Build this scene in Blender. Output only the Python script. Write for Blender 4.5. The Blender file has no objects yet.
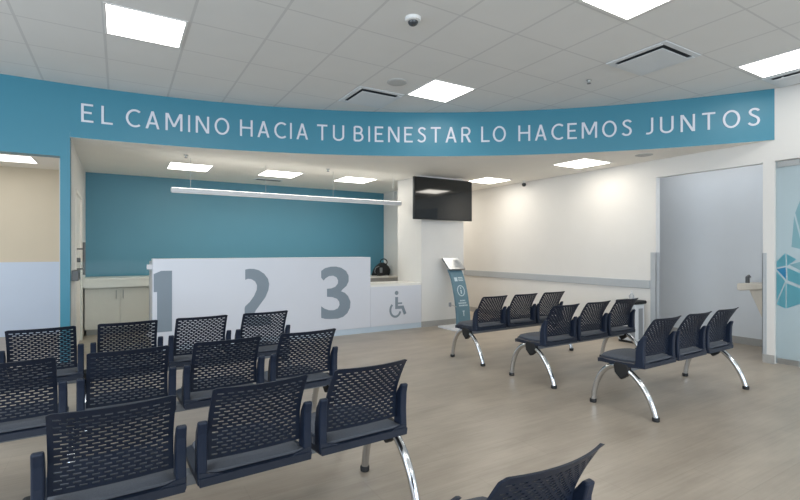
import bpy, math, random
from mathutils import Vector
random.seed(7)
SC = bpy.context.scene
COL = SC.collection
PI = math.pi

# ------------------------------------------------------------------ camera, sky, lights, exposure
cam = bpy.data.cameras.new('camera')
cam.sensor_width = 36.0
cam.lens = 464.0 / 800.0 * 36.0
cam.clip_start = 0.02
co = bpy.data.objects.new('camera', cam)
COL.objects.link(co)
co.location = (0, 0, 1.335)
co.rotation_euler = (math.radians(90), 0, -math.atan2(280, 464))
SC.camera = co

SC.view_settings.view_transform = 'Standard'
SC.view_settings.look = 'None'
SC.view_settings.gamma = 1.0
SC.view_settings.use_curve_mapping = False
SC.view_settings.exposure = 0.35

W = bpy.data.worlds.new('sky')
SC.world = W
W.use_nodes = True
W.node_tree.nodes['Background'].inputs[0].default_value = (0.62, 0.80, 1.0, 1)
W.node_tree.nodes['Background'].inputs[1].default_value = 1.0

PANEL_E = 6.2           # ceiling panels of the hall
PANEL_LOW_E = 10.5       # ceiling panels under the lower ceiling


def area(name, loc, rot, sx, sy, power, col):
    l = bpy.data.lights.new(name, 'AREA')
    l.shape = 'RECTANGLE'
    l.size, l.size_y, l.energy, l.color = sx, sy, power, col
    o = bpy.data.objects.new(name, l)
    o.location, o.rotation_euler = loc, rot
    COL.objects.link(o)
    return o


DAY = (0.80, 0.90, 1.0)
# daylight through the windows behind and to the left of the camera
area('daylight_rear', (1.5, -4.85, 1.75), (PI / 2, 0, 0), 7.6, 2.4, 215, DAY)
area('daylight_left', (-4.35, 1.6, 1.75), (PI / 2, 0, -PI / 2), 6.6, 2.4, 165, DAY)
# ceiling panels of the hall that lie behind the camera
for X, Y in ((-0.115, 1.7), (-0.115, -0.8), (2.97, -0.8), (5.44, -0.8), (-0.115, -3.2), (2.97, -3.2), (5.44, -3.2), (-3.2, 4.18), (-3.2, 1.7), (-3.2, -0.8)):
    area('panel_lamp', (X + .31, Y + .31, 3.19), (0, 0, 0), .57, .57, 8, (1, .97, .92))
# added lamps, stand-ins for unseen ceiling fixtures in the passage and rooms
area('corridor_stand_in_lamp', (-3.4, 7.6, 2.60), (0, 0, 0), 1.2, .6, 11, (1, .97, .93))
area('alcove_stand_in_lamp', (7.1, 3.4, 2.88), (0, 0, 0), .6, 1.6, 5, (.95, .98, 1))
area('passage_stand_in_lamp', (5.86, 8.5, 2.61), (0, 0, 0), .55, .55, 11, (1, .94, .84))
area('side_room_stand_in_lamp', (7.9, 0.9, 2.60), (0, 0, 0), 1.0, .6, 40, (.92, .97, 1))


# ------------------------------------------------------------------ materials
def lin(c):
    return tuple((v / 255 / 12.92) if v / 255 <= .04045 else ((v / 255 + .055) / 1.055) ** 2.4 for v in c) + (1,)


def mat(name, rgb, rough=.5, metal=0.0, var=.04, scale=30, bump=0.0, spec=.5, coat=0.0, bscale=None):
    m = bpy.data.materials.new(name)
    m.use_nodes = True
    nt = m.node_tree
    b = nt.nodes['Principled BSDF']
    b.inputs['Roughness'].default_value = rough
    b.inputs['Metallic'].default_value = metal
    b.inputs['Specular IOR Level'].default_value = spec
    b.inputs['Coat Weight'].default_value = coat
    tc = nt.nodes.new('ShaderNodeTexCoord')
    nz = nt.nodes.new('ShaderNodeTexNoise')
    nz.inputs['Scale'].default_value = scale
    nz.inputs['Detail'].default_value = 3
    nt.links.new(tc.outputs['Object'], nz.inputs['Vector'])
    r = nt.nodes.new('ShaderNodeValToRGB')
    c = lin(rgb)
    r.color_ramp.elements[0].position = .3
    r.color_ramp.elements[1].position = .7
    r.color_ramp.elements[0].color = tuple(max(0, v * (1 - var)) for v in c[:3]) + (1,)
    r.color_ramp.elements[1].color = tuple(min(1, v * (1 + var)) for v in c[:3]) + (1,)
    nt.links.new(nz.outputs['Fac'], r.inputs['Fac'])
    nt.links.new(r.outputs['Color'], b.inputs['Base Color'])
    if bump:
        n2 = nt.nodes.new('ShaderNodeTexNoise')
        n2.inputs['Scale'].default_value = bscale or scale * 8
        nt.links.new(tc.outputs['Object'], n2.inputs['Vector'])
        bp = nt.nodes.new('ShaderNodeBump')
        bp.inputs['Strength'].default_value = bump
        bp.inputs['Distance'].default_value = .002
        nt.links.new(n2.outputs['Fac'], bp.inputs['Height'])
        nt.links.new(bp.outputs['Normal'], b.inputs['Normal'])
    return m


def emit(name, rgb, strength):
    m = bpy.data.materials.new(name)
    m.use_nodes = True
    nt = m.node_tree
    nt.nodes.clear()
    e = nt.nodes.new('ShaderNodeEmission')
    e.inputs[0].default_value = rgb + (1,)
    e.inputs[1].default_value = strength
    o = nt.nodes.new('ShaderNodeOutputMaterial')
    nt.links.new(e.outputs[0], o.inputs[0])
    return m


def math_node(nt, op, a, b=None, c=None):
    n = nt.nodes.new('ShaderNodeMath')
    n.operation = op
    for i, v in enumerate((a, b, c)):
        if v is None:
            continue
        if isinstance(v, (int, float)):
            n.inputs[i].default_value = v
        else:
            nt.links.new(v, n.inputs[i])
    return n.outputs[0]


def tile_ceiling():
    """Lay-in ceiling: 0.617 m square tiles on a T grid."""
    m = mat('ceiling_tile', (224, 224, 222), .85, var=.012, scale=3, spec=.2)
    nt = m.node_tree
    b = nt.nodes['Principled BSDF']
    ramp = [n for n in nt.nodes if n.type == 'VALTORGB'][0]
    tc = [n for n in nt.nodes if n.type == 'TEX_COORD'][0]
    sp = nt.nodes.new('ShaderNodeSeparateXYZ')
    nt.links.new(tc.outputs['Object'], sp.inputs[0])
    masks = []
    for ax, off, w in (('X', -.115, .011), ('Y', 4.185, .008)):
        d = math_node(nt, 'SUBTRACT', sp.outputs[ax], off)
        d = math_node(nt, 'DIVIDE', d, .617)
        d = math_node(nt, 'FRACT', math_node(nt, 'ADD', d, 100.5))
        d = math_node(nt, 'ABSOLUTE', math_node(nt, 'SUBTRACT', d, .5))
        masks.append(math_node(nt, 'LESS_THAN', math_node(nt, 'MULTIPLY', d, .617), w))
    k = math_node(nt, 'MAXIMUM', masks[0], masks[1])
    mx = nt.nodes.new('ShaderNodeMixRGB')
    nt.links.new(k, mx.inputs[0])
    nt.links.new(ramp.outputs[0], mx.inputs[1])
    mx.inputs[2].default_value = lin((208, 208, 207))
    nt.links.new(mx.outputs[0], b.inputs['Base Color'])
    bp = nt.nodes.new('ShaderNodeBump')
    bp.inputs['Distance'].default_value = .004
    bp.inputs['Strength'].default_value = .5
    nt.links.new(k, bp.inputs['Height'])
    nt.links.new(bp.outputs[0], b.inputs['Normal'])
    return m


def floor_mat():
    m = bpy.data.materials.new('grey_beige_plank_floor')
    m.use_nodes = True
    nt = m.node_tree
    b = nt.nodes['Principled BSDF']
    tc = nt.nodes.new('ShaderNodeTexCoord')
    mp = nt.nodes.new('ShaderNodeMapping')
    mp.inputs['Scale'].default_value = (1.0, 3.2, 1)
    nt.links.new(tc.outputs['Object'], mp.inputs[0])
    n1 = nt.nodes.new('ShaderNodeTexNoise')
    n1.inputs['Scale'].default_value = 1.3
    n1.inputs['Detail'].default_value = 6
    n1.inputs['Roughness'].default_value = .62
    nt.links.new(mp.outputs[0], n1.inputs['Vector'])
    mp2 = nt.nodes.new('ShaderNodeMapping')
    mp2.inputs['Scale'].default_value = (2.0, 60, 1)
    nt.links.new(tc.outputs['Object'], mp2.inputs[0])
    n2 = nt.nodes.new('ShaderNodeTexNoise')
    n2.inputs['Scale'].default_value = 1.0
    n2.inputs['Detail'].default_value = 4
    nt.links.new(mp2.outputs[0], n2.inputs['Vector'])
    br = nt.nodes.new('ShaderNodeTexBrick')
    br.offset = .5
    br.inputs['Color1'].default_value = (.93, .93, .93, 1)
    br.inputs['Color2'].default_value = (1, 1, 1, 1)
    br.inputs['Mortar'].default_value = (.86, .86, .86, 1)
    br.inputs['Scale'].default_value = 1
    br.inputs['Mortar Size'].default_value = .003
    br.inputs['Brick Width'].default_value = 1.2
    br.inputs['Row Height'].default_value = .3
    nt.links.new(tc.outputs['Object'], br.inputs['Vector'])
    r = nt.nodes.new('ShaderNodeValToRGB')
    r.color_ramp.elements[0].position = .3
    r.color_ramp.elements[1].position = .72
    r.color_ramp.elements[0].color = lin((150, 138, 124))
    r.color_ramp.elements[1].color = lin((184, 172, 156))
    mixn = math_node(nt, 'ADD', math_node(nt, 'MULTIPLY', n1.outputs['Fac'], .75), math_node(nt, 'MULTIPLY', n2.outputs['Fac'], .25))
    nt.links.new(mixn, r.inputs['Fac'])
    mx = nt.nodes.new('ShaderNodeMixRGB')
    mx.blend_type = 'MULTIPLY'
    mx.inputs[0].default_value = .8
    nt.links.new(r.outputs[0], mx.inputs[1])
    nt.links.new(br.outputs['Color'], mx.inputs[2])
    nt.links.new(mx.outputs[0], b.inputs['Base Color'])
    b.inputs['Roughness'].default_value = .34
    b.inputs['Specular IOR Level'].default_value = .45
    return m


def glass_mat(name, tint, frost, frost_rgb):
    m = bpy.data.materials.new(name)
    m.use_nodes = True
    nt = m.node_tree
    nt.nodes.clear()
    out = nt.nodes.new('ShaderNodeOutputMaterial')
    tr = nt.nodes.new('ShaderNodeBsdfTransparent')
    tr.inputs[0].default_value = tint + (1,)
    gl = nt.nodes.new('ShaderNodeBsdfGlossy')
    gl.inputs['Roughness'].default_value = .02
    fr = nt.nodes.new('ShaderNodeFresnel')
    fr.inputs[0].default_value = 1.45
    m1 = nt.nodes.new('ShaderNodeMixShader')
    nt.links.new(math_node(nt, 'MULTIPLY', fr.outputs[0], .12), m1.inputs[0])
    nt.links.new(tr.outputs[0], m1.inputs[1])
    nt.links.new(gl.outputs[0], m1.inputs[2])
    df = nt.nodes.new('ShaderNodeBsdfDiffuse')
    df.inputs[0].default_value = lin(frost_rgb)
    tl = nt.nodes.new('ShaderNodeBsdfTranslucent')
    tl.inputs[0].default_value = lin(frost_rgb)
    m2 = nt.nodes.new('ShaderNodeMixShader')
    m2.inputs[0].default_value = .4
    nt.links.new(df.outputs[0], m2.inputs[1])
    nt.links.new(tl.outputs[0], m2.inputs[2])
    m3 = nt.nodes.new('ShaderNodeMixShader')
    m3.inputs[0].default_value = frost
    nt.links.new(m1.outputs[0], m3.inputs[1])
    nt.links.new(m2.outputs[0], m3.inputs[2])
    nt.links.new(m3.outputs[0], out.inputs[0])
    return m


M = dict(
    white_wall=mat('white_wall_paint', (222, 219, 214), .6, var=.01, scale=4),
    soffit=mat('white_soffit_paint', (244, 241, 234), .75, var=.01, scale=3, spec=.25),
    niche=mat('cool_white_wall_paint', (222, 226, 230), .6, var=.01, scale=4),
    teal=mat('deep_teal_wall_paint', (61, 129, 150), .38, var=.012, scale=3),
    teal_back=mat('muted_teal_wall_paint', (78, 134, 154), .5, var=.012, scale=3),
    cream=mat('cream_wall_paint', (216, 204, 182), .6, var=.012, scale=3),
    pale_blue=mat('pale_blue_grey_wall_paint', (204, 217, 236), .5, var=.01, scale=3),
    ceiling=tile_ceiling(),
    floor=floor_mat(),
    skirting=mat('grey_skirting', (168, 166, 162), .5),
    guard=mat('grey_vinyl_guard', (176, 180, 183), .45, var=.02),
    counter=mat('cool_white_laminate', (211, 213, 220), .35, var=.006, scale=3),
    counter_warm=mat('white_laminate_top', (232, 230, 224), .35, var=.008),
    plinth=mat('pale_blue_plinth', (190, 203, 214), .35, var=.01),
    numeral=mat('slate_grey_vinyl', (128, 140, 150), .5, var=.01),
    letter=mat('silver_white_letter', (214, 216, 224), .45, var=.01),
    black_plastic=mat('black_navy_plastic', (20, 30, 47), .46, spec=.32, var=.08, scale=60),
    navy_plastic=mat('navy_plastic', (24, 35, 54), .42, spec=.35, var=.05, scale=40),
    seat_shell=mat('dark_navy_seat_shell', (25, 35, 52), .46, var=.05, scale=40),
    fabric=mat('slate_blue_upholstery', (80, 84, 92), .8, var=.10, scale=220, bump=.3),
    chrome=mat('polished_chrome', (205, 207, 210), .12, 1.0, var=.02),
    beam=mat('grey_painted_steel', (128, 133, 140), .4, .2, var=.03),
    rubber=mat('black_rubber', (20, 21, 23), .6, var=.06),
    steel=mat('brushed_steel', (178, 178, 176), .32, .9, var=.05, scale=80),
    tv_screen=mat('dark_glossy_screen', (16, 21, 24), .06, var=.02, spec=.7),
    tv_case=mat('black_television_case', (20, 21, 23), .35, var=.05),
    lamp_white=mat('white_lamp_housing', (206, 207, 210), .45, var=.01),
    frame_white=mat('white_panel_frame', (226, 226, 224), .5, var=.01),
    vent_plate=mat('pale_grey_vent_plate', (214, 218, 221), .5, var=.01),
    vent_shade=mat('vent_cavity_shade', (52, 58, 64), .8, var=.06),
    cabinet=mat('warm_grey_cabinet_laminate', (224, 219, 210), .5, var=.02, scale=14),
    worktop=mat('cream_white_worktop', (236, 232, 224), .4, var=.01),
    door_white=mat('off_white_door', (234, 230, 222), .5, var=.012, scale=5),
    lock=mat('grey_lock_metal', (112, 113, 114), .45, .3, var=.05),
    kiosk_teal=mat('dull_teal_kiosk_panel', (96, 128, 142), .45, var=.03),
    kiosk_print=mat('pale_print', (196, 212, 218), .5, var=.01),
    kiosk_base=mat('pale_steel_base', (224, 226, 230), .4, 0.0, var=.02),
    bin_body=mat('pale_bin_body', (206, 209, 212), .4, var=.02),
    bin_stripe=mat('grey_bin_panel', (138, 141, 144), .45, var=.03),
    clear_plastic=glass_mat('clear_bottle_plastic', (.95, .96, .97), .35, (220, 224, 228)),
    fountain=mat('beige_enamel', (205, 198, 186), .4, var=.02),
    fountain_dark=mat('dark_grey_spout', (96, 98, 100), .4, .3, var=.05),
    bag=mat('black_nylon', (20, 22, 25), .7, var=.2, scale=40, bump=.6, bscale=60),
    bag_grey=mat('grey_bag_webbing', (120, 124, 128), .7, var=.1),
    glass_clear=glass_mat('clear_glass', (.94, .975, .98), .0, (120, 170, 185)),
    glass_frost=glass_mat('frosted_glass', (.86, .94, .95), .62, (198, 208, 212)),
    film_teal=glass_mat('teal_film', (.6, .86, .9), .8, (128, 192, 204)),
    film_pale=glass_mat('pale_teal_film', (.82, .93, .95), .45, (172, 208, 214)),
    film_blue=glass_mat('blue_film', (.4, .75, .9), .8, (88, 168, 206)),
    panel=emit('lit_panel_diffuser', (1.0, .975, .93), PANEL_E),
    panel_corridor=emit('lit_corridor_panel', (1.0, .96, .90), 2.4),
    panel_low=emit('lit_low_panel_diffuser', (1.0, .94, .84), PANEL_LOW_E),
)


# ------------------------------------------------------------------ mesh helpers
class MB:
    def __init__(s):
        s.v, s.f = [], []

    def add(s, vs, fs):
        n = len(s.v)
        s.v += [tuple(p) for p in vs]
        s.f += [tuple(i + n for i in f) for f in fs]
        return s

    def box(s, x0, x1, y0, y1, z0, z1):
        return s.add([(x0, y0, z0), (x1, y0, z0), (x1, y1, z0), (x0, y1, z0), (x0, y0, z1), (x1, y0, z1), (x1, y1, z1), (x0, y1, z1)],
                     [(3, 2, 1, 0), (4, 5, 6, 7), (0, 1, 5, 4), (1, 2, 6, 5), (2, 3, 7, 6), (3, 0, 4, 7)])

    def prism(s, poly, fn, d0, d1):
        """poly of 2-D points, fn(u, v, w) -> 3-D, extruded from w = d0 to d1"""
        n = len(poly)
        vs = [fn(u, v, d0) for u, v in poly] + [fn(u, v, d1) for u, v in poly]
        fs = [tuple(range(n - 1, -1, -1)), tuple(range(n, 2 * n))]
        fs += [(i, (i + 1) % n, n + (i + 1) % n, n + i) for i in range(n)]
        return s.add(vs, fs)

    def tube(s, pts, r, seg=14, cap=True):
        pts = [Vector(p) for p in pts]
        rs = r if isinstance(r, (list, tuple)) else [r] * len(pts)
        up = None
        base = len(s.v)
        vs, fs = [], []
        for i, p in enumerate(pts):
            t = (pts[min(i + 1, len(pts) - 1)] - pts[max(i - 1, 0)]).normalized()
            if up is None:
                up = Vector((0, 0, 1)) if abs(t.z) < .9 else Vector((1, 0, 0))
            a = t.cross(up).normalized()
            up = a.cross(t).normalized()
            for k in range(seg):
                w = 2 * PI * k / seg
                vs.append(p + (a * math.cos(w) + up * math.sin(w)) * rs[i])
        for i in range(len(pts) - 1):
            for k in range(seg):
                k2 = (k + 1) % seg
                fs.append((i * seg + k, i * seg + k2, (i + 1) * seg + k2, (i + 1) * seg + k))
        if cap:
            fs.append(tuple(range(seg - 1, -1, -1)))
            fs.append(tuple((len(pts) - 1) * seg + k for k in range(seg)))
        return s.add(vs, fs)

    def lathe(s, prof, c=(0, 0, 0), seg=32):
        """profile of (r, z)"""
        vs, fs = [], []
        for r, z in prof:
            for k in range(seg):
                w = 2 * PI * k / seg
                vs.append((c[0] + r * math.cos(w), c[1] + r * math.sin(w), c[2] + z))
        for i in range(len(prof) - 1):
            for k in range(seg):
                k2 = (k + 1) % seg
                fs.append((i * seg + k, i * seg + k2, (i + 1) * seg + k2, (i + 1) * seg + k))
        fs.append(tuple(range(seg - 1, -1, -1)))
        fs.append(tuple((len(prof) - 1) * seg + k for k in range(seg)))
        return s.add(vs, fs)

    def ribbon(s, pts, hw, fn, d0, d1, closed=False):
        """flat stroke of half width hw along 2-D points, mitred, extruded"""
        P = [Vector(p) for p in pts]
        n = len(P)
        L, Rr = [], []
        for i in range(n):
            a = P[i] - P[i - 1] if (i > 0 or closed) else P[1] - P[0]
            b = P[(i + 1) % n] - P[i] if (i < n - 1 or closed) else P[i] - P[i - 1]
            a.normalize()
            b.normalize()
            na, nb = Vector((-a.y, a.x)), Vector((-b.y, b.x))
            m = na + nb
            m.normalize()
            k = min(hw / max(.35, m.dot(na)), hw * 2.5)
            L.append(P[i] + m * k)
            Rr.append(P[i] - m * k)
        cnt = n if closed else n - 1
        vs, fs = [], []
        for i in range(n):
            for q in (L[i], Rr[i]):
                vs.append(fn(q.x, q.y, d0))
                vs.append(fn(q.x, q.y, d1))
        for i in range(cnt):
            a, b = 4 * i, 4 * ((i + 1) % n)
            fs += [(a + 1, a + 3, b + 3, b + 1), (a, b, b + 2, a + 2), (a, a + 1, b + 1, b), (a + 2, b + 2, b + 3, a + 3)]
        if not closed:
            fs += [(0, 2, 3, 1), (4 * n - 4, 4 * n - 3, 4 * n - 1, 4 * n - 2)]
        return s.add(vs, fs)

    def build(s, name, m, parent=None, loc=(0, 0, 0), smooth=False, bevel=0, seg=2):
        me = bpy.data.meshes.new(name)
        me.from_pydata(s.v, [], s.f)
        import bmesh
        bm = bmesh.new()
        bm.from_mesh(me)
        bmesh.ops.recalc_face_normals(bm, faces=bm.faces)
        bm.to_mesh(me)
        bm.free()
        me.materials.append(m)
        if smooth:
            for p in me.polygons:
                p.use_smooth = True
            try:
                me.set_sharp_from_angle(angle=math.radians(40))
            except Exception:
                pass
        o = bpy.data.objects.new(name, me)
        COL.objects.link(o)
        o.location = loc
        if parent:
            o.parent = parent
        if bevel:
            b = o.modifiers.new('bevel', 'BEVEL')
            b.width = bevel
            b.segments = seg
            b.limit_method = 'ANGLE'
        return o


def box(*a):
    return MB().box(*a)


def tag(o, label, cat, group=None):
    o['label'] = label
    o['category'] = cat
    if group:
        o['group'] = group
    return o


def thing(name, label, cat, loc=(0, 0, 0), group=None):
    o = bpy.data.objects.new(name, None)
    o.empty_display_size = .1
    COL.objects.link(o)
    o.location = loc
    return tag(o, label, cat, group)


def struct(o):
    o['kind'] = 'structure'
    return o


def copy_tree(o, parent=None):
    c = o.copy()
    COL.objects.link(c)
    if parent:
        c.parent = parent
    for ch in list(o.children):
        copy_tree(ch, c)
    return c


def arc(cx, cy, rx, ry, a0, a1, n=16):
    return [(cx + rx * math.cos(math.radians(a0 + (a1 - a0) * i / n)), cy + ry * math.sin(math.radians(a0 + (a1 - a0) * i / n))) for i in range(n + 1)]


def bez(p0, p1, p2, p3, n=12):
    p0, p1, p2, p3 = map(Vector, (p0, p1, p2, p3))
    out = []
    for i in range(n + 1):
        t = i / n
        out.append(p0 * (1 - t) ** 3 + p1 * 3 * t * (1 - t) ** 2 + p2 * 3 * t * t * (1 - t) + p3 * t ** 3)
    return out


def smooth_line(pts, n=5):
    P = [Vector(p) for p in pts]
    out = []
    for i in range(len(P) - 1):
        a, b, c, d = P[max(i - 1, 0)], P[i], P[i + 1], P[min(i + 2, len(P) - 1)]
        for k in range(n):
            t = k / n
            out.append(tuple(.5 * ((2 * b) + (c - a) * t + (2 * a - 5 * b + 4 * c - d) * t * t + (3 * b - a - 3 * c + d) * t ** 3)))
    out.append(tuple(P[-1]))
    return out


# ------------------------------------------------------------------ setting
H = 3.225      # hall ceiling
LOW = 2.623    # lower ceiling behind the curved fascia
XW = 6.56      # right wall
YB = 9.25      # back wall
YF = 6.479     # plane of the left part of the fascia
ACX, ACY, AR = -.8034, -2.1897, 8.6688   # arc of the fascia


def arc_pt(u, r=AR):
    a = u / AR
    return ACX + r * math.sin(a), ACY + r * math.cos(a)


struct(box(-7, 9.6, -5.2, 10, -.08, 0).build('floor', M['floor']))
struct(box(-4.7, XW + .08, -5.2, 7.0, H, H + .08).build('ceiling', M['ceiling']))

# lower ceiling follows the arc
U1 = AR * math.asin((XW - ACX) / AR)
mb = MB()
front = [arc_pt(AR * math.asin((-.488 - ACX) / AR) + (U1 - .01) * i / 40 * 1.0, AR + .0015) for i in range(41)]
front = [p for p in front if p[0] < XW]
poly = [(-4.6, YF + .02), (-.6, YF + .02)] + front + [(XW, ACY + math.sqrt(AR ** 2 - (XW - ACX) ** 2) + .0025), (XW, YB), (-4.6, YB)]
mb.prism(poly, lambda u, v, w: (u, v, w), LOW, LOW + .06)
struct(mb.build('ceiling_lower', M['soffit']))

# curved fascia with the wall over the corridor opening and the post
mb = MB()
n = 56
u0 = AR * math.asin((-.488 - ACX) / AR)
ua = [u0 + (U1 - u0) * i / n for i in range(n + 1)]
inn = [arc_pt(u) for u in ua]
outr = [arc_pt(u, AR + .14) for u in ua]
outr[-1] = (XW, inn[-1][1] + .22)
vs, fs = [], []
for (a, b), (c, d) in zip(inn, outr):
    vs += [(a, b, LOW + .001), (a, b, H), (c, d, LOW + .001), (c, d, H)]
for i in range(n):
    a, b = 4 * i, 4 * i + 4
    fs += [(a, b, b + 1, a + 1), (a + 2, a + 3, b + 3, b + 2), (a, a + 2, b + 2, b), (a + 1, b + 1, b + 3, a + 3)]
fs += [(0, 1, 3, 2), (4 * n, 4 * n + 2, 4 * n + 3, 4 * n + 1)]
mb.add(vs, fs)
mb.box(-.58, -.488, YF - .004, YF + .14, 0, H)
mb.box(-4.6, -.58, YF - .004, YF + .14, 2.396, H)
struct(mb.build('wall_fascia', M['teal']))

# wall between corridor and reception, with the door in it
mb = MB()
mb.box(-.60, -.488, YF + .14, 7.25, 0, LOW)
mb.box(-.60, -.488, 8.34, YB, 0, LOW)
mb.box(-.60, -.488, 7.25, 8.34, 2.12, LOW)
struct(mb.build('wall_reception_side', M['white_wall']))
struct(box(-4.6, -.6, YB, YB + .1, 1.146, LOW).build('wall_corridor_back', M['cream']))
struct(box(-4.6, -.6, YB - .008, YB + .1, 0, 1.146).build('wall_corridor_dado', M['pale_blue']))
struct(box(-.6, 5.15, YB, YB + .1, 0, LOW).build('wall_back', M['teal_back']))
struct(box(5.15, XW, YB, YB + .1, 0, LOW).build('wall_passage_back', M['white_wall']))
struct(box(5.15, 5.30, 7.47, YB, 0, LOW).build('wall_partition', M['white_wall']))
mb = MB()
mb.box(4.452, 5.374, 6.66, 7.46, 0, LOW)
struct(mb.build('wall_pillar', M['white_wall']))

# right wall with the alcove opening and the glass door opening
OT = 2.378
mb = MB()
mb.box(XW, XW + .08, 3.79, YB, 0, H)
mb.box(XW, XW + .08, 2.50, 3.79, OT, H)
mb.box(XW, XW + .08, 2.384, 2.50, 0, H)
mb.box(XW, XW + .08, 1.38, 2.384, OT, H)
mb.box(XW, XW + .08, -5.2, 1.38, 0, H)
struct(mb.build('wall_right', M['white_wall']))
mb = MB()
mb.box(7.58, 7.68, 2.40, 5.70, 0, 2.98)
mb.box(XW + .08, 7.58, 5.60, 5.70, 0, 2.98)
mb.box(XW + .08, 7.58, 2.40, 2.50, 0, 2.98)
mb.box(XW + .08, 7.58, 2.50, 5.60, 2.90, 2.98)
struct(mb.build('wall_alcove', M['niche']))
mb = MB()
mb.box(9.4, 9.5, -1.2, 2.4, 0, 2.75)
mb.box(XW + .08, 9.5, -1.3, -1.2, 0, 2.75)
mb.box(7.68, 9.5, 2.40, 2.5, 0, 2.75)
mb.box(XW + .08, 9.5, -1.3, 2.4, 2.75, 2.82)
struct(mb.build('wall_side_room', M['niche']))

# left and rear walls with window openings
mb = MB()
mb.box(-4.7, -4.6, 5.1, YB + .1, 0, H)
mb.box(-4.7, -4.6, -5.2, -1.9, 0, H)
mb.box(-4.7, -4.6, -1.9, 5.1, 0, .5)
mb.box(-4.7, -4.6, -1.9, 5.1, 3.0, H)
struct(mb.build('wall_left', M['white_wall']))
mb = MB()
mb.box(-4.7, -2.5, -5.2, -5.1, 0, H)
mb.box(5.5, XW + .08, -5.2, -5.1, 0, H)
mb.box(-2.5, 5.5, -5.2, -5.1, 0, .5)
mb.box(-2.5, 5.5, -5.2, -5.1, 3.0, H)
struct(mb.build('wall_rear', M['white_wall']))

# skirtings
mb = MB()
mb.box(XW - .012, XW, 3.79, YB, 0, .1)
struct(mb.build('baseboard_right', M['skirting']))
mb = MB()
mb.box(XW - .012, XW, 2.384, 2.50, 0, .1)
struct(mb.build('baseboard_pier', M['skirting']))
mb = MB()
mb.box(7.568, 7.58, 2.50, 5.60, 0, .1)
struct(mb.build('baseboard_alcove', M['skirting']))
mb = MB()
mb.box(4.452, 5.374, 6.648, 6.66, 0, .1)
mb.box(5.374, 5.386, 6.648, 7.46, 0, .1)
struct(mb.build('baseboard_pillar', M['skirting']))
# wall guards
struct(box(XW - .022, XW, 3.87, YB, .775, .895).build('trim_1', M['guard'], bevel=.006))
mb = MB()
mb.box(XW - .006, XW, 3.784, 3.865, .1, 1.30)
mb.box(XW - .006, XW + .08, 3.784, 3.79, .1, 1.30)
struct(mb.build('trim_2', M['guard']))
mb = MB()
mb.box(XW - .006, XW, 2.462, 2.506, .1, 1.30)
mb.box(XW - .006, XW + .08, 2.50, 2.506, .1, 1.30)
struct(mb.build('trim_3', M['guard']))
# thin pale lining round the alcove opening
mb = MB()
mb.box(XW - .004, XW + .085, 3.782, 3.79, 1.30, OT)
mb.box(XW - .004, XW + .085, 2.506, 3.79, OT - .008, OT)
struct(mb.build('trim_4', M['frame_white']))

# door in the side wall of the reception
d = struct(box(-.55, -.505, 7.29, 8.30, .01, 2.08).build('door_1', M['door_white'], bevel=.003))
mb = MB()
mb.box(-.60, -.478, 7.23, 7.29, 0, 2.12)
mb.box(-.60, -.478, 8.30, 8.36, 0, 2.12)
mb.box(-.60, -.478, 7.29, 8.30, 2.08, 2.12)
mb.build('door_frame', M['door_white'], d)
mb = MB()
for z in (1.08, 1.35):
    mb.tube([(-.506, 7.56, z), (-.415, 7.56, z)], .011, 10)
mb.tube([(-.415, 7.56, 1.0), (-.415, 7.56, 1.44)], .017, 12)
mb.build('door_handle', M['lock'], d, smooth=True)
mb = MB()
mb.tube([(-.506, 7.56, 1.20), (-.455, 7.56, 1.20)], .03, 16)
mb.build('lock_cylinder', M['lock'], d, smooth=True)

# ------------------------------------------------------------------ slogan on the fascia
S = .106


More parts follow.
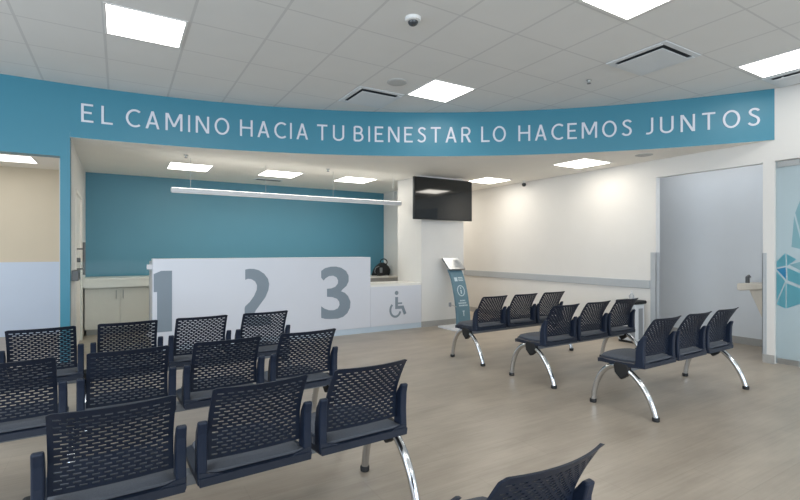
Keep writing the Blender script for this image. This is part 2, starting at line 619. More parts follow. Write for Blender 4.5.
def glyph(ch):
    s, h = S, S / 2
    hp = lambda x0, y0, x1, y1, w=.064: [(x0 - w, y0), (x0 + w, y0), (x1 + w, y1), (x1 - w, y1)]
    if ch == 'E':
        return .50, [[(.50, h), (h, h), (h, 1 - h), (.49, 1 - h)], [(h, .52), (.43, .52)]], []
    if ch == 'L':
        return .48, [[(h, 1), (h, h), (.48, h)]], []
    if ch == 'H':
        return .66, [[(h, 0), (h, 1)], [(.66 - h, 0), (.66 - h, 1)], [(h, .52), (.66 - h, .52)]], []
    if ch == 'T':
        return .58, [[(0, 1 - h), (.58, 1 - h)], [(.29, 0), (.29, 1 - h)]], []
    if ch == 'I':
        return s, [[(h, 0), (h, 1)]], []
    if ch == 'N':
        return .66, [[(h, 0), (h, 1)], [(.66 - h, 0), (.66 - h, 1)]], [hp(.075, 1, .585, 0)]
    if ch == 'M':
        return .80, [[(h, 0), (h, 1)], [(.80 - h, 0), (.80 - h, 1)]], [hp(.085, 1, .40, .22, .058), hp(.715, 1, .40, .22, .058)]
    if ch == 'A':
        return .64, [[(.12, .31), (.52, .31)]], [hp(.056, 0, .32, 1, .056), hp(.584, 0, .32, 1, .056)]
    if ch == 'U':
        return .64, [[(h, 1)] + arc(.32, .30, .32 - h, .30 - h, 180, 360, 18) + [(.64 - h, 1)]], []
    if ch == 'O':
        return .74, [('c', arc(.37, .5, .37 - h, .5 - h + .01, 0, 354, 35))], []
    if ch == 'C':
        return .60, [arc(.40, .5, .40 - h, .5 - h + .01, 52, 308, 26)], []
    if ch == 'J':
        return .38, [[(.38 - h, 1)] + arc(.13, .25, .25 - h, .25 - h, 0, -118, 14)], []
    if ch == 'S':
        return .50, [smooth_line([(.45, .835), (.37, .915), (.265, .945), (.145, .905), (.085, .79), (.13, .66), (.26, .55), (.385, .45), (.44, .29), (.385, .12), (.25, .055), (.125, .085), (.03, .175)], 4)], []
    if ch == 'B':
        return .57, [[(h, h), (h, 1 - h)],
                     [(h, 1 - h), (.27, 1 - h)] + arc(.27, .735, .19, 1 - h - .735, 80, -80, 12) + [(.27, .53), (h, .53)],
                     [(h, .53), (.29, .53)] + arc(.29, (.53 + h) / 2, .22, (.53 - h) / 2, 80, -80, 12) + [(.29, h), (h, h)]], []
    if ch == 'R':
        return .58, [[(h, 0), (h, 1 - h)],
                     [(h, 1 - h), (.27, 1 - h)] + arc(.27, .71, .21, 1 - h - .71, 80, -80, 12) + [(.27, .48), (h, .48)]], [hp(.50, 0, .28, .48, .068)]


LZ, LH = 2.812, .211
lettering = thing('slogan_lettering', 'raised silver-white capitals spelling the slogan along the curved teal fascia', 'lettering', (ACX, ACY, LZ))
for word, ua_, ub_ in (('EL', .395, .705), ('CAMINO', .841, 2.001), ('HACIA', 2.137, 3.002), ('TU', 3.126, 3.488), ('BIENESTAR', 3.618, 5.229),
                       ('LO', 5.371, 5.703), ('HACEMOS', 5.871, 7.295), ('JUNTOS', 7.458, 8.666)):
    G = [glyph(c) for c in word]
    HS = LH * 1.12      # letters a little wider than drawn
    tot = sum(g[0] * (HS if g[0] > .2 else LH) for g in G)
    gap = (ub_ - ua_ - tot) / (len(word) - 1)
    x = ua_ + .028 - .0044 * ua_
    for w, lines, polys in G:
        hs = HS if w > .2 else LH

        def fn(u, v, d, x=x, hs=hs):
            a = (x + u * hs) / AR
            r = AR - .0005 - d
            return (r * math.sin(a), r * math.cos(a), v * LH)
        mb = MB()
        for k, ln in enumerate(lines):
            dz = .0003 * k
            if ln[0] == 'c':
                mb.ribbon(ln[1], S / 2, fn, 0, .008, True)
            else:
                mb.ribbon(ln, S / 2, fn, 0, .008 + dz)
        for k, p in enumerate(polys):
            mb.prism(p, fn, 0, .0085 + .0003 * k)
        mb.build('letter', M['letter'], lettering)
        x += w * hs + gap


# ------------------------------------------------------------------ ceiling fittings
def light_panel(x0, x1, y0, y1, z, m, label, group):
    cx, cy = (x0 + x1) / 2, (y0 + y1) / 2
    a, b = (x1 - x0) / 2, (y1 - y0) / 2
    t = thing('ceiling_light', label, 'ceiling light', (cx, cy, z), group)
    f = .018
    mb = MB()
    mb.box(-a - f, a + f, -b - f, -b, -.006, .0)
    mb.box(-a - f, a + f, b, b + f, -.006, .0)
    mb.box(-a - f, -a, -b, b, -.006, .0)
    mb.box(a, a + f, -b, b, -.006, .0)
    mb.build('frame', M['frame_white'], t)
    box(-a, a, -b, b, -.003, -.0005).build('diffuser', m, t)
    return t


for x, y, lab in ((-.115, 4.185, 'square lit panel in the tiled ceiling above the word CAMINO'),
                  (2.97, 4.185, 'square lit panel in the tiled ceiling above the word BIENESTAR'),
                  (2.97, 1.708, 'lit panel cut by the top edge of the picture, over the right benches'),
                  (5.44, 1.708, 'lit panel in the tiled ceiling at the right edge beside the wall vent')):
    light_panel(x + .022, x + .582, y + .022, y + .582, H, M['panel'], lab, 'lit panels in the hall ceiling')
for x0, x1, y0, y1, lab in ((.64, 1.21, 7.55, 8.15, 'lit panel in the low ceiling above counter number 1, leftmost over the reception'),
                            (2.03, 2.62, 7.50, 8.08, 'lit panel in the low ceiling above counter number 2, beside the slot vent'),
                            (3.40, 4.00, 7.44, 8.02, 'lit panel in the low ceiling above counter number 3'),
                            (5.57, 6.14, 6.24, 6.80, 'lit panel in the low ceiling just right of the television'),
                            (5.60, 6.175, 4.245, 4.80, 'lit panel in the low ceiling near the white right wall'),
                            (-2.25, -1.05, 8.09, 8.70, 'long lit panel in the corridor ceiling at the left edge')):
    light_panel(x0, x1, y0, y1, LOW, M['panel_low' if x0 > 0 else 'panel_corridor'], lab, 'lit panels in the low ceiling')


def vent(x0, x1, y0, y1, z, label):
    cx, cy = (x0 + x1) / 2, (y0 + y1) / 2
    a, b = (x1 - x0) / 2, (y1 - y0) / 2
    t = thing('ceiling_vent', label, 'air vent', (cx, cy, z), 'plate vents in the hall ceiling')
    mb = MB()
    f = .055
    mb.box(-a, a, -b, -b + f, -.008, 0)
    mb.box(-a, a, b - f, b, -.012, 0)
    mb.box(-a, -a + f, -b + f, b - f, -.012, 0)
    mb.box(a - f, a, -b + f, b - f, -.012, 0)
    mb.build('frame', M['vent_plate'], t, bevel=.003)
    box(-a + f, a - f, -b + f, b - f, -.003, -.0005).build('shade_sheet', M['vent_shade'], t)  # flat sheet, its dark colour stands for shade in the vent cavity
    g = f + .016
    mb = MB()
    mb.box(-a + g, a - g, -b + g, b - g, -.032, -.026)
    for sx in (-1, 1):
        for sy in (-1, 1):
            mb.box(sx * a * .5 - .01, sx * a * .5 + .01, sy * b * .5 - .01, sy * b * .5 + .01, -.027, -.003)
    mb.build('plate', M['vent_plate'], t, bevel=.004)


vent(2.354 + .005, 2.971 - .005, 4.802 + .005, 5.419 - .005, H, 'square plate air vent close to the fascia, left of the middle ceiling light')
vent(4.205 + .005, 4.822 - .005, 2.334 + .005, 2.951 - .005, H, 'square plate air vent below the light cut by the top edge')
vent(6.062, 6.555, 1.72, 2.325, H, 'air vent at the right edge where the ceiling meets the wall')
t = thing('slot_vent', 'narrow slot vent in the low ceiling behind the middle reception light', 'air vent', (2.33, 8.53, LOW))
box(-.25, .25, -.09, .09, -.008, 0).build('frame', M['vent_plate'], t, bevel=.002)
mb = MB()
for k in range(2):
    mb.box(-.22, .22, -.06 + .07 * k, -.015 + .07 * k, -.0095, -.0078)
mb.build('slot', M['vent_shade'], t)  # dark strips painted for the shade inside the openings

t = thing('security_camera', 'white dome security camera with dark lens on the tiled ceiling', 'camera', (2.044, 3.182, H))
MB().lathe([(.066, 0), (.066, -.010), (.062, -.026), (.050, -.031)], seg=32).build('housing', M['frame_white'], t, smooth=True)
MB().lathe([(.042, -.029), (.040, -.042), (.032, -.054), (.018, -.062), (.004, -.065)], seg=28).build('dome', mat('smoked_dome', (58, 62, 66), .15), t, smooth=True)
t = tag(MB().lathe([(.112, 0), (.112, -.006), (.105, -.010), (.06, -.011)], seg=40).build('ceiling_speaker', mat('grey_speaker_cover', (186, 187, 186), .7), loc=(2.668, 4.487, H), smooth=True),
        'flat round grey speaker cover on the tiled ceiling left of the middle light', 'speaker')


def sprinkler(x, y, z, label):
    t = thing('sprinkler_head', label, 'sprinkler', (x, y, z), 'sprinkler heads')
    MB().lathe([(.032, 0), (.032, -.005), (.014, -.008), (.010, -.03), (.010, -.036)], seg=20).build('escutcheon', M['steel'], t, smooth=True)
    MB().lathe([(.022, -.036), (.022, -.040)], seg=16).build('deflector', M['lock'], t)


sprinkler(4.464, 3.331, H, 'small sprinkler head on the tiled ceiling above the word HACEMOS')
sprinkler(.766, 6.885, LOW, 'small sprinkler head in the low ceiling left, before the reception lights')
sprinkler(2.832, 6.909, LOW, 'small sprinkler head in the low ceiling between reception lights two and three')
tag(MB().lathe([(.11, 0), (.11, -.004), (.095, -.008), (.05, -.0085)], seg=36).build('recessed_downlight', mat('grey_cover', (190, 190, 188), .6), loc=(6.078, 3.674, LOW), smooth=True),
    'flat round unlit fitting in the low ceiling near the alcove', 'ceiling fitting')
t = thing('wall_camera', 'tiny dark camera hanging from the low ceiling beside the right wall', 'camera', (6.44, 6.205, LOW))
MB().lathe([(.03, 0), (.03, -.01), (.012, -.014), (.012, -.04)], seg=18).build('mount', M['frame_white'], t, smooth=True)
MB().lathe([(.012, -.038), (.036, -.05), (.04, -.075), (.028, -.1), (.006, -.108)], seg=20).build('body', M['tv_case'], t, smooth=True)

# pendant light over the reception
t = thing('pendant_light', 'long thin white bar light hung on wires above the reception', 'pendant light', (2.45, 7.1, 2.16))
box(-1.85, 1.85, -.035, .035, -.025, .035).build('housing', M['lamp_white'], t, bevel=.006)
box(-1.84, 1.84, -.022, .022, .034, .038).build('added_uplight', emit('added_uplight_glow', (1, .95, .87), 6.0), t)  # invented upward glow, added to brighten the low ceiling
box(-1.84, 1.84, -.028, .028, -.032, -.0245).build('diffuser', mat('white_acrylic', (238, 238, 238), .5), t)
for x in (-1.6, -.55, .55, 1.69):
    MB().tube([(x, 0, .03), (x, 0, LOW - 2.16)], .003, 6).build('wire', M['steel'], t)

# ------------------------------------------------------------------ reception counter
YC = 6.66
ctr = thing('reception_counter', 'long white reception counter with grey numbers 1 2 3 and a low end', 'counter', (0, YC, 0))
TX0, TX1, PX = .353, 3.463, 4.450
box(TX0, TX1, 0, .05, .09, 1.22).build('front_panel', M['counter'], ctr, bevel=.003)
mb = MB()
mb.box(TX0 + .004, TX1 - .004, .05, .34, 1.18, 1.22)
mb.build('counter_top', M['counter_warm'], ctr, bevel=.002)
box(TX0, TX0 + .04, .05, .80, .09, 1.18).build('end_panel', M['counter'], ctr)
box(TX1 - .04, TX1, .05, .34, .77, 1.18).build('end_panel', M['counter'], ctr)
box(TX0 + .04, TX1 - .04, .051, .80, .70, .735).build('desk_top', M['counter_warm'], ctr)
box(TX1 + .001, PX, 0, .05, .09, .735).build('low_panel', M['counter'], ctr, bevel=.003)
box(TX1 + .001, PX, 0, .62, .735, .77).build('low_top', M['counter_warm'], ctr, bevel=.003)
box(TX0 + .03, PX, .012, .06, .0, .09).build('plinth', M['plinth'], ctr)
cf = lambda u, v, w: (u, -.0004 - w, v)
# numerals: 1
mb = MB()
mb.prism([(.366, .80), (.404, .80), (.404, .285), (.576, .285), (.576, 1.068), (.45, 1.068), (.366, 1.03)], cf, 0, .003)
mb.build('numeral', M['numeral'], ctr)
# 2
mb = MB()
mb.prism([(1.496, 1.062), (1.55, 1.072), (1.616, 1.069), (1.683, 1.049), (1.759, 0.996), (1.81, 0.926), (1.83, 0.848), (1.818, 0.763), (1.776, 0.662), (1.708, 0.572), (1.641, 0.483), (1.6, 0.401), (1.856, 0.386), (1.856, 0.253), (1.488, 0.277), (1.488, 0.527), (1.498, 0.551), (1.558, 0.606), (1.616, 0.687), (1.653, 0.77), (1.658, 0.838), (1.633, 0.889), (1.583, 0.925), (1.534, 0.932), (1.496, 0.919)], cf, 0, .003)
mb.build('numeral', M['numeral'], ctr)
# 3
mb = MB()
mb.prism([(2.619, 1.017), (2.68, 1.057), (2.769, 1.078), (2.859, 1.079), (2.95, 1.058), (3.031, 1.007), (3.075, 0.932), (3.075, 0.846), (3.038, 0.773), (2.973, 0.723), (2.946, 0.692), (3.008, 0.668), (3.066, 0.612), (3.106, 0.524), (3.099, 0.429), (3.054, 0.346), (2.985, 0.294), (2.893, 0.271), (2.769, 0.274), (2.68, 0.283), (2.619, 0.304), (2.619, 0.48), (2.669, 0.442), (2.747, 0.411), (2.825, 0.406), (2.893, 0.431), (2.923, 0.482), (2.916, 0.535), (2.877, 0.58), (2.803, 0.609), (2.713, 0.618), (2.713, 0.742), (2.78, 0.744), (2.848, 0.766), (2.891, 0.811), (2.898, 0.863), (2.87, 0.912), (2.814, 0.939), (2.747, 0.935), (2.691, 0.905), (2.658, 0.869), (2.619, 0.914)], cf, 0, .003)
mb.build('numeral', M['numeral'], ctr)
# wheelchair sign
mb = MB()
ox, oz, k = 3.814, .211, 1.0
mb.prism(arc(ox + .138, oz + .408, .035, .035, 0, 345, 23), cf, 0, .003)
mb.ribbon([(ox + .138, oz + .34), (ox + .138, oz + .165), (ox + .255, oz + .165), (ox + .305, oz + .045)], .026, cf, 0, .0034)
mb.ribbon([(ox + .138, oz + .232), (ox + .245, oz + .232)], .014, cf, 0, .003)
mb.ribbon(arc(ox + .115, oz + .125, .098, .112, 128, 345, 24), .018, cf, 0, .0027)
mb.build('wheelchair_symbol', M['numeral'], ctr)

# glass swing gate between counter and side wall
t = thing('glass_gate', 'low clear glass gate between the left counter end and the white door', 'gate', (-.05, YC + .03, 0))
box(-.355, .375, -.005, .005, .10, 1.20).build('pane', M['glass_clear'], t)
for z in (.26, 1.12):
    box(.34, .402, -.02, .02, z - .03, z + .03).build('hinge', M['lamp_white'], t, bevel=.004)
t = thing('gate_latch', 'small grey latch box on the white side wall beside the blue post', 'latch', (-.486, 6.82, 1.03))
box(-.002, .065, -.17, .17, -.06, .06).build('housing', M['lock'], t, bevel=.006)
box(.065, .072, -.05, .03, -.03, .03).build('reader', M['lock'], t, bevel=.003)

# ------------------------------------------------------------------ back counter, desk, bag
wt = thing('back_worktop', 'cream worktop along the teal wall over the grey cabinet', 'worktop', (0, 8.62, 0))
box(-.486, 3.9, 0, .628, .852, .890).build('top', M['worktop'], wt, bevel=.004)
box(-.486, 3.9, .004, .03, .745, .852).build('apron', M['worktop'], wt)
box(3.86, 3.9, .03, .62, 0, .852).build('end_panel', M['worktop'], wt)
cb = thing('base_cabinet', 'warm grey two-door base cabinet under the cream worktop', 'cabinet', (0, 8.66, 0))
box(-.47, .468, .022, .58, .09, .742).build('body', M['cabinet'], cb)
box(-.45, .45, .07, .55, 0, .09).build('plinth', M['skirting'], cb)
for x0, x1, hx in ((-.468, -.004, -.05), (.004, .466, .045)):
    dd = box(x0, x1, 0, .020, .095, .725).build('door', M['cabinet'], cb, bevel=.002)
    mb = MB()
    for z in (.575, .685):
        mb.tube([(hx, .002, z), (hx, -.03, z)], .005, 8)
    mb.tube([(hx, -.03, .56), (hx, -.03, .70)], .007, 10)
    mb.build('handle', M['steel'], dd, smooth=True)
dk = thing('back_desk', 'low white desk behind the counter with the black bag on it', 'desk', (4.55, 8.92, 0))
box(-.58, .598, -.32, .325, .745, .775).build('top', M['worktop'], dk, bevel=.003)
box(-.58, .598, -.30, -.27, .66, .745).build('apron', M['skirting'], dk)
for x in (-.56, .56):
    box(x - .02, x + .02, -.28, .32, 0, .745).build('leg_panel', M['worktop'], dk)
# bag
bg = thing('backpack', 'slumped black bag with a grey loop handle on the low desk', 'bag', (4.86, 8.86, .786))
mb = MB()
secs = ((0, .19, .11), (.04, .205, .125), (.11, .195, .115), (.18, .155, .09), (.24, .09, .06), (.27, .04, .03))
seg = 20
vs, fs = [], []
for i, (z, rx, ry) in enumerate(secs):
    for k in range(seg):
        w = 2 * PI * k / seg
        j = 1 + .06 * math.sin(3 * w + i)
        c, s_ = math.cos(w), math.sin(w)
        sq = lambda q: math.copysign(abs(q) ** .75, q)
        vs.append((rx * sq(c) * j + .12 * z, ry * sq(s_) * j, z + .008 * math.sin(4 * w + i)))
for i in range(len(secs) - 1):
    for k in range(seg):
        k2 = (k + 1) % seg
        fs.append((i * seg + k, i * seg + k2, (i + 1) * seg + k2, (i + 1) * seg + k))
fs += [tuple(range(seg - 1, -1, -1)), tuple((len(secs) - 1) * seg + k for k in range(seg))]
mb.add(vs, fs)
mb.build('body', M['bag'], bg, smooth=True)
MB().tube([(.06 + .085 * math.cos(a), -.02, .28 + .075 * math.sin(a)) for a in [math.radians(-40 + 20 * i) for i in range(12)]], .011, 8).build('loop_handle', M['bag'], bg, smooth=True)
box(-.09, -.03, -.128, -.108, .06, .17).build('pocket_strap', M['bag_grey'], bg, bevel=.004)
MB().tube([(-.17, -.06, .05), (-.21, -.11, .1), (-.19, -.12, .17), (-.1, -.1, .2)], .010, 8).build('shoulder_strap', M['bag_grey'], bg, smooth=True)

# ------------------------------------------------------------------ television
tv = thing('television', 'large black wall television facing the benches, mounted on the white pillar', 'television', (4.781, 6.45, 1.848))
box(-.618, .618, 0, .045, 0, .712).build('case', M['tv_case'], tv, bevel=.006)
box(-.606, .606, -.003, .002, .016, .700).build('screen', M['tv_screen'], tv)
box(-.16, .16, .045, .208, .2, .5).build('mount', M['rubber'], tv)

# ------------------------------------------------------------------ information kiosk
ks = thing('info_kiosk', 'leaning teal information kiosk with tilted steel screen before the pillar', 'kiosk', (4.985, 6.36, 0))
box(-.29, .29, -.31, .16, 0, .03).build('base', M['kiosk_base'], ks, bevel=.006)
prof = [(y, z) for y, z in ((-.20, .03), (-.195, .2), (-.17, .4), (-.12, .62), (-.045, .84), (.05, 1.0))]
pp = smooth_line(prof, 5)
mb = MB()
KW = .135
vs, fs = [], []
for y, z in pp:
    vs += [(-KW, y, z), (KW, y, z), (KW, y + .05, z), (-KW, y + .05, z)]
for i in range(len(pp) - 1):
    for k in range(4):
        k2 = (k + 1) % 4
        fs.append((4 * i + k, 4 * i + k2, 4 * i + 4 + k2, 4 * i + 4 + k))
fs += [(3, 2, 1, 0), tuple(4 * (len(pp) - 1) + k for k in range(4))]
mb.add(vs, fs)
mb.build('column', M['kiosk_teal'], ks)


def kfn(u, v, w):
    """point on the bent front of the column at height v"""
    for (y0, z0), (y1, z1) in zip(pp, pp[1:]):
        if z0 <= v <= z1 + 1e-6:
            y = y0 + (y1 - y0) * (v - z0) / (z1 - z0)
            return (u, y - .0006 - w, v)
    return (u, pp[-1][0] - w, v)


mb = MB()
mb.ribbon(arc(0, .64, .072, .085, 0, 350, 30), .007, kfn, 0, .002, True)
mb.ribbon([(0, .59), (0, .655)], .012, kfn, 0, .002)
mb.prism(arc(0, .685, .013, .013, 0, 330, 11), kfn, 0, .002)
mb.build('information_symbol', M['kiosk_print'], ks)
mb = MB()
mb.prism([(-.09, .80), (-.03, .80), (-.03, .865), (-.09, .865)], kfn, 0, .002)
for z in (.81, .835, .86):
    mb.ribbon([(-.01, z), (.09, z)], .006, kfn, 0, .002)
for z, a, b in ((.475, -.05, .06), (.435, -.09, .09), (.395, -.085, .095)):
    x = a
    while x < b - .01:
        w = random.uniform(.016, .03)
        mb.ribbon([(x, z), (min(x + w, b), z)], .011, kfn, 0, .002)
        x += w + .008
mb.ribbon([(.0, .22), (.0, .29)], .008, kfn, 0, .002)
mb.ribbon([(-.02, .30), (.02, .30)], .008, kfn, 0, .002)
mb.build('printed_text', M['kiosk_print'], ks)
sc = box(-.175, .175, -.015, .02, 0, .29).build('screen_head', mat('dull_steel', (140, 143, 146), .3, .8), ks, (0, -.02, .995), bevel=.006)
sc.rotation_euler = (math.radians(-48), 0, 0)
box(-.13, .13, -.018, -.0145, .05, .23).build('touch_screen', mat('grey_glossy_screen', (150, 154, 156), .12), sc)
mb = MB()
mb.tube([(-.12, -.16, .37), (-.19, -.16, .40), (-.26, -.16, .42)], .007, 8)
mb.build('holder_arm', M['steel'], ks, smooth=True)
mb = MB()
mb.tube([(-.27, -.16, .39), (-.27, -.16, .46)], .024, 12)
mb.build('holder_knob', M['bin_stripe'], ks, smooth=True)


# ------------------------------------------------------------------ bin with bottle
bn = thing('pedal_bin', 'pale waste bin with wide black lid against the right wall behind the benches', 'bin', (6.36, 4.03, 0))
box(-.11, .11, -.13, .15, .03, .56).build('body', M['bin_body'], bn, bevel=.02, seg=3)
box(-.112, -.10, -.12, -.04, .06, .50).build('front_panel', M['bin_stripe'], bn, bevel=.002)
box(-.04, .06, -.134, -.125, .06, .50).build('side_panel', M['bin_stripe'], bn, bevel=.002)
box(-.14, .14, -.15, .17, .56, .61).build('lid', M['rubber'], bn, bevel=.02, seg=3)
box(-.10, .10, -.12, .14, 0, .03).build('foot', M['rubber'], bn)
bt = thing('sanitiser_bottle', 'small clear pump bottle standing on the black bin lid', 'bottle', (6.36, 4.03, .61))
MB().lathe([(.03, 0), (.035, .01), (.035, .06), (.02, .085), (.012, .095)], seg=20).build('bottle_body', M['clear_plastic'], bt, smooth=True)
MB().lathe([(.014, .093), (.014, .105), (.006, .108), (.006, .125), (.012, .126), (.012, .132)], seg=14).build('pump', M['lamp_white'], bt, smooth=True)

# ------------------------------------------------------------------ drinking fountain in the alcove
fo = thing('drinking_fountain', 'beige wall drinking fountain with dark spout inside the alcove', 'drinking fountain', (7.0, 2.512, 0))
mb = MB()
mb.prism([(.0, .86), (.33, .815), (.365, .825), (.365, .895), (.345, .91), (0, .91)], lambda u, v, w: (w, u, v), -.20, .20)
mb.build('basin', M['fountain'], fo, bevel=.01)
mb = MB()
mb.prism([(.0, .32), (.05, .34), (.25, .83), (0, .86)], lambda u, v, w: (w, u, v), -.15, .15)
mb.build('pedestal', M['fountain'], fo, bevel=.01)
MB().tube([(-.06, .30, .90), (-.06, .30, .985), (-.06, .275, 1.0)], .024, 12).build('spout', M['fountain_dark'], fo, smooth=True)
box(-.12, .12, .363, .373, .845, .875).build('push_bar', M['fountain_dark'], fo, bevel=.004)

# ------------------------------------------------------------------ glass door with film
gd = struct(box(XW + .03, XW + .042, 1.40, 2.381, .012, 2.366).build('door_2', M['glass_frost']))
box(XW + .02, XW + .052, 2.16, 2.365, .012, .075).build('bottom_patch', M['steel'], gd, bevel=.003)
box(XW + .02, XW + .052, 2.16, 2.365, 2.30, 2.366).build('top_patch', M['steel'], gd, bevel=.003)


def film(pts, m):
    mb = MB()
    mb.prism(pts, lambda u, v, w: (XW + .0295 - w, u, v), 0, .001)
    mb.build('film_triangle', M[m], gd)


film([(2.376, 1.11), (2.29, 1.135), (2.285, .995)], 'film_blue')
film([(2.376, 1.20), (2.292, 1.30), (2.288, 1.155), (2.376, 1.13)], 'film_teal')
film([(2.28, 1.29), (2.19, 1.23), (2.275, 1.15)], 'film_teal')
film([(2.376, 1.085), (2.376, .74), (2.295, .975)], 'film_teal')
film([(2.376, .70), (2.29, .655), (2.29, .95)], 'film_teal')
film([(2.28, .95), (2.28, .66), (2.13, .74), (2.13, .89)], 'film_teal')
film([(2.275, 1.13), (2.27, .985), (2.13, .925), (2.13, 1.06)], 'film_teal')
film([(2.255, 1.165), (2.13, 1.21), (2.13, 1.09)], 'film_pale')
film([(2.21, 1.72), (2.13, 1.34), (2.235, 1.37)], 'film_pale')
film([(2.20, 1.76), (2.13, 1.42), (2.13, 1.98)], 'film_pale')


# ------------------------------------------------------------------ benches
def backrest_mesh():
    """perforated curved shell: 10 slot columns, 19 staggered rows"""
    hw, z0, z1, th = .200, .474, .794, .010
    mu, mv = .012, .016
    per = 10
    us = [-hw, -hw + mu]
    P = (2 * hw - 2 * mu) / per
    for k in range(per):
        us += [-hw + mu + P * (k + f) for f in (.18, .32, .68, .82)]
    us += [hw - mu, hw]
    rows = 19
    rp = (z1 - z0 - 2 * mv) / rows
    zs = [z0]
    for r in range(rows):
        zs += [z0 + mv + rp * r, z0 + mv + rp * (r + .44)]
    zs += [z1 - mv, z1]
    nu, nz = len(us), len(zs)

    def pt(u, z, d):
        t = (z - z0) / (z1 - z0)
        k = max(0, t - .38) / .62
        y = -.172 - .012 * t - .100 * k ** 1.35 - .035 * (1 - (u / hw) ** 2) * (.3 + .7 * t)
        w = 1 - .02 * t
        # rounded top corners
        zz = z - (.006 * max(0, (abs(u) / hw - .9) / .1) ** 2 if z > z1 - .001 else 0)
        return (u * w, y + d, zz)

    def hole(i, j):
        if j < 1 or j >= nz - 2 or (j - 1) % 2 != 0:
            return False
        r = (j - 1) // 2
        if i < 1 or i >= nu - 2:
            return False
        c = (us[i] + us[i + 1]) / 2
        q = ((c + hw - mu) / P) % 1
        if r % 2 == 0:
            return .18 < q < .82
        return (q < .32 or q > .68) and c > -hw + mu + .32 * P and c < hw - mu - .32 * P
    mb = MB()
    idx = lambda i, j, k: (k * nz + j) * nu + i
    for k in (0, 1):
        for z in zs:
            for u in us:
                mb.v.append(pt(u, z, k * th))
    for j in range(nz - 1):
        for i in range(nu - 1):
            if hole(i, j):
                continue
            mb.f.append((idx(i, j, 0), idx(i + 1, j, 0), idx(i + 1, j + 1, 0), idx(i, j + 1, 0)))
            mb.f.append((idx(i, j, 1), idx(i, j + 1, 1), idx(i + 1, j + 1, 1), idx(i + 1, j, 1)))
            for (a, b), (di, dj) in ((((i, j), (i + 1, j)), (0, -1)), (((i + 1, j), (i + 1, j + 1)), (1, 0)),
                                     (((i + 1, j + 1), (i, j + 1)), (0, 1)), (((i, j + 1), (i, j)), (-1, 0))):
                ni, nj = i + di, j + dj
                if ni < 0 or nj < 0 or ni >= nu - 1 or nj >= nz - 1 or hole(ni, nj):
                    mb.f.append((idx(*a, 0), idx(*a, 1), idx(*b, 1), idx(*b, 0)))
    return mb


def pad(hw, y0, y1, ztop, thick, dip, rnd, crown, cx=0):
    """closed cushion-like slab, rounded in plan at the front, soft edge"""
    nu, nv = 14, 12
    mb = MB()
    top, bot = [], []
    for j in range(nv + 1):
        v = j / nv
        for i in range(nu + 1):
            u = -1 + 2 * i / nu
            # front corners rounded in plan
            y = y0 + (y1 - y0) * v
            wlim = hw
            if v > .8:
                wlim = hw * (1 - .12 * ((v - .8) / .2) ** 2)
            y += -.03 * u * u * (v ** 3)
            e = max(abs(u), abs(2 * v - 1))
            edge = max(0, (e - .82) / .18)
            z = ztop + crown * (1 - u * u) * (1 - (2 * v - 1) ** 2) + dip(v) - rnd * edge ** 2
            top.append((u * wlim, y, z))
            bot.append((u * wlim * .985, y, ztop + dip(v) - thick + .5 * rnd * edge ** 2))
    n = (nu + 1) * (nv + 1)
    mb.v = top + bot
    ix = lambda i, j: j * (nu + 1) + i
    for j in range(nv):
        for i in range(nu):
            q = (ix(i, j), ix(i + 1, j), ix(i + 1, j + 1), ix(i, j + 1))
            mb.f.append(q)
            mb.f.append(tuple(n + k for k in q[::-1]))
    ring = [ix(i, 0) for i in range(nu + 1)] + [ix(nu, j) for j in range(1, nv + 1)] + [ix(i, nv) for i in range(nu - 1, -1, -1)] + [ix(0, j) for j in range(nv - 1, 0, -1)]
    for a, b in zip(ring, ring[1:] + ring[:1]):
        mb.f.append((a, a + n, b + n, b))
    return mb


SEATP = .522
DIP = lambda v: .006 * (1 - v) - .012 * math.sin(PI * v) - .02 * max(0, v - .75) ** 2 * 16
MESH = {}


def part(key, make, name, m, parent, **kw):
    """first use builds the mesh, later uses share it"""
    if key not in MESH:
        o = make().build(name, m, parent, **kw)
        MESH[key] = o
        return o
    o = MESH[key].copy()
    COL.objects.link(o)
    o.parent = parent
    return o


def bracket_mb(sx):
    mb = MB()
    a, b = sorted((sx * .2035, sx * .2415))
    mb.prism([(-.215, .392), (-.14, .392), (-.145, .52), (-.165, .60), (-.205, .652), (-.226, .648), (-.214, .60), (-.21, .52)], lambda u, v, w: (w, u, v), a, b)
    return mb


def leg_mb(d):
    mb = MB()
    if d > 0:
        p = bez((0, .02, .368), (0, .17, .372), (0, .252, .22), (0, .272, .012), 16)
    else:
        p = bez((0, -.015, .355), (0, -.14, .325), (0, -.245, .17), (0, -.280, .012), 16)
    mb.tube(p, .0225, 16)
    return mb


def cap_mb(d):
    y = .272 if d > 0 else -.280
    return MB().lathe([(.024, 0), (.028, .004), (.0275, .028), (.025, .032)], (0, y, 0), 18)


def clamp_mb():
    mb = MB()
    poly = [(-.062, .395), (.05, .405), (.066, .375), (.056, .315), (.0, .262), (-.05, .30), (-.07, .35)]
    mb.prism(poly, lambda u, v, w: (w, u, v), -.028, .028)
    return mb


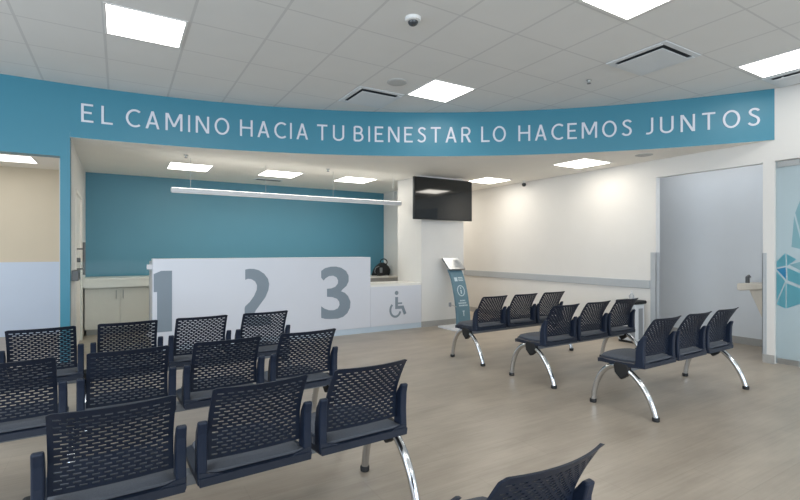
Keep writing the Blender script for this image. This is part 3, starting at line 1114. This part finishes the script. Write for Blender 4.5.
def make_bench(label, loc, seats=3, group=None, shift=(0, 0), yaw=0):
    half = SEATP * seats / 2
    b = thing('beam_bench', label, 'waiting bench', (loc[0], loc[1], 0), group)
    b.rotation_euler.z = math.radians(yaw)
    part('beam%d' % seats, lambda: MB().box(-half, half, -.04, .04, .325, .372), 'beam', M['beam'], b, bevel=.006)
    stands = [-half, half] if seats < 5 else [-half, half - 3 * SEATP, half]
    for x in stands:
        for d in (1, -1):
            lg = part('leg%d' % d, lambda: leg_mb(d), 'leg', M['chrome'], b, smooth=True)
            lg.location = (x, 0, 0)
            part('cap%d' % d, lambda: cap_mb(d), 'foot_cap', M['rubber'], lg, smooth=True)
        cl = part('clamp', clamp_mb, 'clamp', M['rubber'], b, bevel=.012, seg=3)
        cl.location = (x, 0, 0)
    for k in range(seats):
        x = -half + SEATP * (k + .5)
        st = part('shell', lambda: pad(.238, -.222, .245, .425, .045, DIP, .008, 0).prism([(-.236, .392), (.236, .392), (.236, .445), (.2, .440), (.12, .418), (0, .412), (-.12, .418), (-.2, .440), (-.236, .445)], lambda u, v, w: (u, w, v), -.216, -.19).box(-.06, .06, -.1, .1, .365, .40), 'seat', M['seat_shell'], b, smooth=True)
        st.location = (x + shift[0], shift[1], 0)
        part('cushion', lambda: pad(.204, -.205, .238, .452, .036, DIP, .016, .016), 'seat_cushion', M['fabric'], st, smooth=True)
        part('back', backrest_mesh, 'backrest', M['black_plastic'], st, smooth=True)
        for sx in (-1, 1):
            part('bracket%d' % sx, lambda: bracket_mb(sx), 'side_bracket', M['navy_plastic'], st, bevel=.007, seg=2)
    return b


G1 = 'perforated benches on the left'
G2 = 'perforated benches on the right'
RX, LX = 4.35, .52
SH = (-.045, .018)     # the right benches' seats sit a little off centre on their beams
make_bench('black perforated three-seat bench nearest the glass door, foremost of the right group', (RX, 2.36), 3, G2, SH, 1.2)
make_bench('black perforated three-seat bench in the middle of the right group', (RX + .01, 3.36), 3, G2, SH, 1.2)
make_bench('black perforated three-seat bench at the back right, beside the kiosk', (RX, 4.37), 3, G2, SH, 1.0)
make_bench('black perforated bench at the bottom edge, only two backrests in view', (LX - .077, 1.085), 3, G1, (0, 0), 1.5)
make_bench('black perforated three-seat bench, second from the front in the left group', (LX - .023, 2.215), 3, G1, (0, 0), 2.1)
make_bench('long black perforated bench in the left group, behind the foremost full row', (LX + .036 - SEATP, 3.215), 5, G1, (0, 0), 2.4)
make_bench('long black perforated bench of the left group nearest the numbered counter', (LX + .048 - SEATP, 4.335), 5, G1, (0, 0), 2.0)
